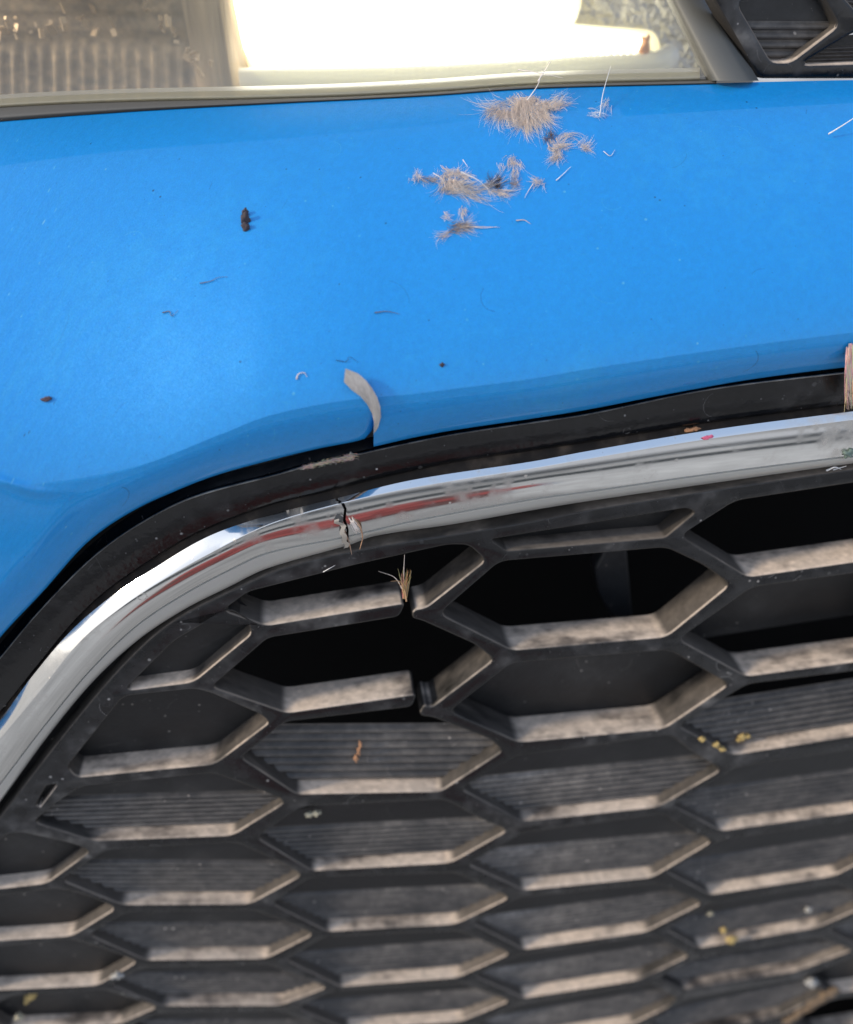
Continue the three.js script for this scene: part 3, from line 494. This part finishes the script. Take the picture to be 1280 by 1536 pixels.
{
  const G = 'tufts of animal fur stuck to the blue panel';
  let B = tuft(101, 788, 162, 36, 20, 1500, { ang: 1.6, spread: 3.2, len: 32, lift: 0.004, curl: 0.5 });
  tuft(102, 752, 165, 20, 14, 260, { ang: 2.7, spread: 1.6, len: 34, lift: 0.004, B }); tuft(103, 790, 182, 8, 10, 160, { ang: 1.5, spread: 0.8, len: 22, lift: 0.003, B }); tuft(104, 830, 160, 18, 14, 200, { ang: -0.6, spread: 1.6, len: 26, lift: 0.004, B });
  hair([[800, 145, 0.006], [812, 128, 0.007], [822, 112, 0.008]], 0.00022, PALE, B); hair([[772, 124, 0.005], [795, 131, 0.006], [838, 136, 0.005]], 0.0002, PALE, B); hair([[785, 170, 0.005], [800, 150, 0.006], [806, 128, 0.006]], 0.0002, PALE, B);
  bagMesh('fur_tuft', B, 'largest pale fluffy fur tuft, hanging over the headlight edge', 'fur tuft', G);
  B = tuft(111, 840, 218, 17, 15, 260, { ang: 0.8, spread: 4, len: 22, lift: 0.003 }); tuft(112, 826, 206, 10, 6, 90, { len: 12, c0: BROWN, c1: BROWN, B, lift: 0.003 }); tuft(113, 838, 236, 12, 5, 80, { ang: 2.6, spread: 1, len: 18, B });
  bagMesh('fur_tuft', B, 'small fur tuft with a dark brown root below the largest tuft', 'fur tuft', G);
  bagMesh('fur_tuft', tuft(121, 875, 221, 8, 6, 80, { ang: -0.5, spread: 1.8, len: 16 }), 'tiny pale fur wisp farthest right beside the dark-rooted tuft', 'fur tuft', G);
  B = tuft(131, 672, 266, 24, 16, 420, { ang: 0.6, spread: 4, len: 26, lift: 0.003 }); tuft(132, 700, 283, 40, 10, 380, { ang: 0.2, spread: 1.2, len: 38, c0: [0.34, 0.32, 0.32], c1: PALE, B, lift: 0.0015 }); tuft(133, 623, 267, 8, 6, 70, { len: 12, B }); tuft(134, 640, 270, 18, 3, 50, { ang: 0.1, spread: 0.5, len: 24, c0: BROWN, B });
  hair([[688, 272, 0.004], [715, 285, 0.004], [746, 302, 0.001]], 0.00016, WHITE, B); hair([[648, 270, 0.003], [662, 280, 0.003], [668, 286, 0.001]], 0.00014, PALE, B); hair([[692, 250, 0.003], [700, 262, 0.003]], 0.00014, PALE, B);
  bagMesh('fur_tuft', B, 'wide matted fur smear with long white hair across it', 'fur tuft', G);
  B = tuft(141, 745, 278, 13, 7, 140, { len: 14, c0: BLACK, c1: BROWN, lift: 0.002 }); tuft(142, 768, 278, 6, 8, 60, { len: 12, c0: BROWN, c1: TAN, B }); tuft(143, 750, 290, 20, 4, 90, { ang: 0, spread: 1, len: 20, B });
  bagMesh('fur_tuft', B, 'dark brown fur knot at the right end of the matted smear', 'fur tuft', G);
  B = tuft(151, 771, 240, 8, 9, 110, { ang: 1.6, spread: 2.4, len: 16 }); tuft(152, 772, 262, 5, 10, 50, { ang: 1.6, spread: 0.8, len: 18, B }); tuft(153, 751, 250, 3, 6, 24, { ang: 1.6, spread: 0.6, len: 12, B, c1: WHITE });
  bagMesh('fur_tuft', B, 'small tan fur tuft above the dark brown knot', 'fur tuft', G);
  B = tuft(161, 808, 273, 8, 5, 70, { ang: 2.6, spread: 2, len: 14 }); hair([[800, 276], [792, 288], [787, 298]], 0.00016, PALE, B);
  bagMesh('fur_tuft', B, 'small grey fur tuft with thin tail between knot and single white hair', 'fur tuft', G);
  B = tuft(171, 694, 318, 5, 8, 70, { ang: 1.6, spread: 1.5, len: 12 }); tuft(172, 667, 323, 9, 6, 50, { ang: 0, spread: 3, len: 12, B });
  bagMesh('fur_tuft', B, 'tiny tan fur specks above the lowest streak', 'fur tuft', G);
  B = tuft(181, 685, 342, 18, 6, 170, { ang: 0, spread: 1.4, len: 26, c0: BROWN }); tuft(182, 668, 351, 8, 4, 50, { ang: 2.6, spread: 0.5, len: 22, B }); hair([[690, 342], [720, 341], [750, 342]], 0.00018, TAN, B); hair([[700, 340], [725, 343], [745, 341]], 0.00014, PALE, B);
  bagMesh('fur_tuft', B, 'lowest fur streak with a thin tail to the right', 'fur tuft', G);
  B = hair([[898, 178, 0.001], [900, 152, 0.003], [907, 122, 0.006]], 0.00024, WHITE); tuft(191, 910, 156, 7, 7, 40, { ang: 2.2, spread: 2, len: 14, c0: PALE, c1: WHITE, B }); tuft(192, 890, 172, 14, 6, 40, { ang: 0, spread: 1, len: 18, c0: WHITE, c1: WHITE, B });
  bagMesh('white_wisp', B, 'upright white wisp under the headlight right of the largest tuft', 'hair');
  const H = 'single loose hairs lying on the blue panel';
  bagMesh('loose_hair', hair([[834, 272], [845, 262], [856, 251]], 0.00016, WHITE), 'short straight white hair right of the matted fur', 'hair', H);
  bagMesh('loose_hair', hair([[1240, 205, 0.001], [1262, 195, 0.003], [1284, 183, 0.005]], 0.00026, WHITE), 'white bristle at the right edge of the panel', 'hair', H);
  bagMesh('loose_hair', hair([[300, 426], [318, 422], [328, 417], [342, 416]], 0.00013, BROWN), 'fine dark hair below the dark seed', 'hair', H);
  bagMesh('loose_hair', hair([[244, 470], [255, 468], [258, 475], [268, 466]], 0.00016, BROWN), 'kinked brown hair left of the middle of the panel', 'hair', H);
  bagMesh('loose_hair', hair([[562, 470], [580, 468], [600, 472]], 0.00016, BROWN), 'short brown hair in the middle of the panel above the tear', 'hair', H);
  bagMesh('loose_hair', hair([[445, 570], [448, 562], [457, 560], [461, 567]], 0.0002, TAN), 'small curled pale hair left of the tear', 'hair', H);
  bagMesh('loose_hair', hair([[774, 332], [786, 331], [796, 337]], 0.00018, TAN), 'short tan hair right of the lowest fur streak', 'hair', H);
  bagMesh('loose_hair', hair([[905, 228], [915, 235], [922, 226]], 0.00015, WHITE), 'faint curved white hair right of the tiny fur wisp', 'hair', H);
  bagMesh('loose_hair', hair([[504, 541], [520, 543], [524, 536], [538, 545]], 0.0001, BLACK), 'fine black hair just above the curled tear', 'hair', H);
}
// points on the grille face / ledges (depth z) for the rest
function gHair(pix, rad, c, B = bag()) { fibre(new THREE.CatmullRomCurve3(pix.map(([x, y, z]) => at(x, y, z))).getPoints(14), rad, c, c, B); return B; }
{
  const r = rng(300); let B = bag(); const GOLD = [0.46, 0.28, 0.15];
  for (let i = 0; i < 34; i++) { const a = -1.57 + (r() - 0.4) * 0.55, L = 18 + 20 * r(), bx = 607 + (r() - 0.5) * 6; gHair([[bx, 898, 0], [bx + Math.cos(a) * L * 0.5 + (r() - 0.5) * 3, 898 + Math.sin(a) * L * 0.5 - 8, 0.001], [bx + Math.cos(a) * L + (r() - 0.5) * 5, 898 + Math.sin(a) * L - 8, 0.002 * r()]], 0.0001, GOLD.map((v) => v * (0.7 + 0.7 * r())), B); }
  gHair([[608, 895, 0], [606, 860, 0.001], [607, 832, 0.002]], 0.00016, PALE, B); gHair([[606, 888, 0], [592, 866, 0.001], [568, 857, 0.002]], 0.00014, PALE, B); gHair([[606, 892, 0], [600, 872, 0.001], [586, 872, 0.002]], 0.00022, GOLD, B); gHair([[610, 902, 0.001], [607, 885, 0.001], [597, 874, 0.002]], 0.00026, GOLD, B);
  bagMesh('bristle_tuft', B, 'golden bristly hair tuft caught in the upper snapped grille bar', 'hair tuft');
  B = gHair([[530, 778, 0.004], [540, 790, 0.005], [544, 806, 0.005], [540, 824, 0.004]], 0.00042, [0.45, 0.27, 0.17]); gHair([[517, 798, 0.004], [524, 814, 0.004], [528, 832, 0.003]], 0.00035, [0.30, 0.2, 0.15], B);
  for (let i = 0; i < 20; i++) gHair([[522 + r() * 8, 776 + r() * 10, 0.0045], [530 + r() * 8, 788 + r() * 8, 0.005], [534 + r() * 12, 792 + r() * 10, 0.0045]], 0.00014, PALE, B);
  bagMesh('fibre_shred', B, 'brown and white shredded fibres hanging from the chrome crack', 'fibre');
  B = bag(); for (let i = 0; i < 260; i++) { const u = r(), x = 455 + 78 * u, y = cTrimTop(x) + 1 + (2 + 6 * u) * (r() - 0.5), a = (r() - 0.5) * 6.28; gHair([[x, y, 0.0006], [x + 4 * Math.cos(a), y + 2 * Math.sin(a), 0.0012], [x + 9 * Math.cos(a + 0.6), y + 4 * Math.sin(a + 0.6), 0.0007]], 0.00007, TAN.map((v) => v * (0.7 + 0.5 * r())), B); }
  bagMesh('dust_fluff', B, 'greyish dust fluff on the black trim below the tear', 'fluff');
  B = bag(); for (let i = 0; i < 150; i++) { const x = 1270 + 22 * r(), y = 515 + 20 * r(), L = 45 + 45 * r(); gHair([[x, y, 0.006], [x - 3 + 6 * r(), y + L * 0.5, 0.007], [x - 5 + 12 * r(), y + L, 0.005]], 0.00013, TAN.map((v) => v * (0.8 + 0.6 * r())), B); }
  bagMesh('fur_strand', B, 'pale fur strand hanging over the trim at the right edge', 'fur tuft');
  bagMesh('grille_hair', gHair([[485, 858, 0.002], [494, 853, 0.003], [503, 848, 0.002]], 0.0002, WHITE), 'short white hair before the broken upper grille opening', 'hair');
  B = gHair([[1240, 706, 0.001], [1252, 701, 0.002], [1262, 704, 0.001]], 0.0004, WHITE); gHair([[1250, 705, 0.001], [1270, 699, 0.002]], 0.0003, WHITE, B);
  bagMesh('white_lint', B, 'white lint on the grille frame near the right edge', 'lint');
}
function lump(seed, p, r3, rough = 0.35) {
  const g = mergeVertices(new THREE.IcosahedronGeometry(1, 2).deleteAttribute('uv').deleteAttribute('normal')), a = g.attributes.position, r = rng(seed), k = [r() * 5, r() * 5, r() * 5];
  for (let i = 0; i < a.count; i++) { const v = V().fromBufferAttribute(a, i), s = 1 + rough * (Math.sin(v.x * 4 + k[0]) * Math.sin(v.y * 4.5 + k[1]) + 0.6 * Math.sin(v.z * 7 + k[2]) * Math.sin(v.x * 6)); a.setXYZ(i, p.x + v.x * s * r3[0], p.y + v.y * s * r3[1], p.z + v.z * s * r3[2]); }
  g.computeVertexNormals(); return g;
}
{
  const yel = new THREE.MeshStandardMaterial({ color: new THREE.Color().setRGB(0.45, 0.33, 0.13), roughness: 0.9 }), cream = new THREE.MeshStandardMaterial({ color: new THREE.Color().setRGB(0.42, 0.38, 0.28), roughness: 0.9 }), white = new THREE.MeshStandardMaterial({ color: new THREE.Color().setRGB(0.36, 0.35, 0.33), roughness: 0.9 }), ora = new THREE.MeshStandardMaterial({ color: new THREE.Color().setRGB(0.42, 0.22, 0.12), roughness: 0.9 });
  const put = (name, seed, blobs, m, label, cat, group) => tag(mesh(name, mergeGeometries(blobs.map(([x, y, z, a, b, c], i) => lump(seed + i, at(x, y, z), [a * 0.82, b * 0.82, c * 0.82], 0.5))), m, scene), label, cat, group);
  const G = 'yellowish seed crumbs caught in the grille';
  put('seed_crumb', 400, [[463, 1222, -0.002, 0.0016, 0.0013, 0.001], [474, 1220, -0.002, 0.0018, 0.0013, 0.001]], cream, 'oblong cream crumb in the cell below the half-open ribbed cell', 'crumb', G);
  put('seed_crumb', 410, [[44, 1496, -0.003, 0.0022, 0.0016, 0.0012], [50, 1492, -0.003, 0.0016, 0.0012, 0.001], [40, 1503, -0.003, 0.001, 0.0012, 0.001]], yel, 'yellow crumb upper of two in the bottom left corner cell', 'crumb', G);
  put('seed_crumb', 420, [[28, 1525, -0.002, 0.0018, 0.002, 0.0014]], cream, 'pale crumb lower of two in the bottom left corner cell', 'crumb', G);
  put('seed_crumb', 430, [[1113, 1106, -0.004, 0.0016, 0.0016, 0.001], [1122, 1104, -0.004, 0.0012, 0.0009, 0.001], [1108, 1110, -0.004, 0.0008, 0.0008, 0.001]], yel, 'fluffy yellow crumb on the right-hand ribs, highest of three', 'crumb', G);
  put('seed_crumb', 440, [[1074, 1117, 0, 0.0014, 0.0012, 0.001], [1084, 1123, 0, 0.0014, 0.0009, 0.001]], yel, 'yellow crumb at the corner of the right-hand ribbed cell, middle of three', 'crumb', G);
  put('seed_crumb', 450, [[1053, 1109, 0, 0.0013, 0.0011, 0.001]], yel, 'small yellow crumb on the slanting bar, leftmost of three', 'crumb', G);
  put('seed_crumb', 460, [[1085, 1396, 0, 0.0013, 0.0018, 0.0012], [1097, 1410, 0.001, 0.0026, 0.0024, 0.0016]], yel, 'two-lobed yellow seed crumb low on the right side of the grille', 'crumb', G);
  put('seed_crumb', 470, [[1066, 1370, -0.002, 0.0014, 0.0012, 0.001]], cream, 'small pinkish crumb above the two-lobed yellow crumb', 'crumb', G);
  put('white_ball', 480, [[1213, 1364, -0.002, 0.0015, 0.0015, 0.0014]], white, 'round white ball on the lower right ribs', 'pellet');
  put('bar_edge_bit', 490, Array.from({ length: 12 }, (_, i) => [1180 + i * 6.4, 1530 - i * 4.1 + (i % 3), 0, 0.003, 0.0022 + 0.0003 * (i % 4), 0.0016]), new THREE.MeshStandardMaterial({ map: M.floor.map, roughness: 0.95, color: 0x8f877c }), 'dusty front edge of a slanting bar at the bottom right by the dark hole', 'bar_edge');  // lumps standing in for the dusty lit front edge of the bar
  put('white_pebble', 500, [[1216, 1474, 0.001, 0.003, 0.0022, 0.002]], white, 'pale dusty lump on the bottom right of the grille', 'pellet');
  put('dry_leaf_bit', 510, [[541, 1117, -0.004, 0.0006, 0.002, 0.0006], [538, 1127, -0.004, 0.0007, 0.0022, 0.0006], [534, 1137, -0.004, 0.0008, 0.002, 0.0006]], ora, 'orange dry leaf bit on the ribs of the half-open cell', 'leaf bit');
  put('grit_bit', 520, [[122, 1514, 0, 0.002, 0.002, 0.0015], [176, 1463, 0.0005, 0.0024, 0.0018, 0.0012]].slice(1), white, 'white grit on the lower left slanting bar', 'pellet');
  const dk = new THREE.MeshStandardMaterial({ color: new THREE.Color().setRGB(0.05, 0.04, 0.05), roughness: 0.8 });
  tag(mesh('dark_seed', mergeGeometries([[368, 322, 0.0008, 0.0014], [368, 332, 0.0012, 0.0022], [369, 343, 0.0010, 0.0014]].map(([x, y, a, b], i) => lump(530 + i, onPanel(x, y, 0.0004), [a, b, 0.0006]))), dk, scene), 'dark elongated seed on the left of the blue panel', 'seed');
  tag(mesh('insect_speck', mergeGeometries([lump(540, onPanel(69, 600, 0.0003), [0.0012, 0.0006, 0.0004]), lump(541, onPanel(75, 598, 0.0003), [0.0006, 0.0005, 0.0004])]), new THREE.MeshStandardMaterial({ color: new THREE.Color().setRGB(0.09, 0.06, 0.07), roughness: 0.8 }), scene), 'small dark speck near the left edge of the blue panel', 'speck');
  tag(mesh('dark_speck', lump(550, onPanel(663, 548, 0.0002), [0.0006, 0.0006, 0.0003]), dk, scene), 'tiny dark dot right of the tear on the blue panel', 'speck');
  tag(mesh('pink_crumb', mergeGeometries([lump(560, at(1060, 657, 0.0046), [0.0011, 0.0006, 0.0003]), lump(561, at(1066, 655, 0.0046), [0.0008, 0.0005, 0.0003])]), new THREE.MeshStandardMaterial({ color: new THREE.Color().setRGB(0.6, 0.12, 0.22), roughness: 0.7 }), scene), 'small pink smear on the chrome strip', 'speck');
  tag(mesh('leaf_crumb', mergeGeometries([lump(570, at(1035, 645, -0.001), [0.0016, 0.0006, 0.0006]), lump(571, at(1043, 643, -0.001), [0.0014, 0.0006, 0.0006])]), ora, scene), 'orange leaf crumb in the dirt above the chrome', 'leaf bit');
  tag(mesh('sticker_scrap', lump(580, at(1274, 681, 0.004), [0.0016, 0.0012, 0.0006], 0.6), new THREE.MeshStandardMaterial({ color: new THREE.Color().setRGB(0.12, 0.17, 0.15), roughness: 0.6 }), scene), 'greenish scrap on the chrome at the right edge', 'scrap');
}
renderer.render(scene, camera);
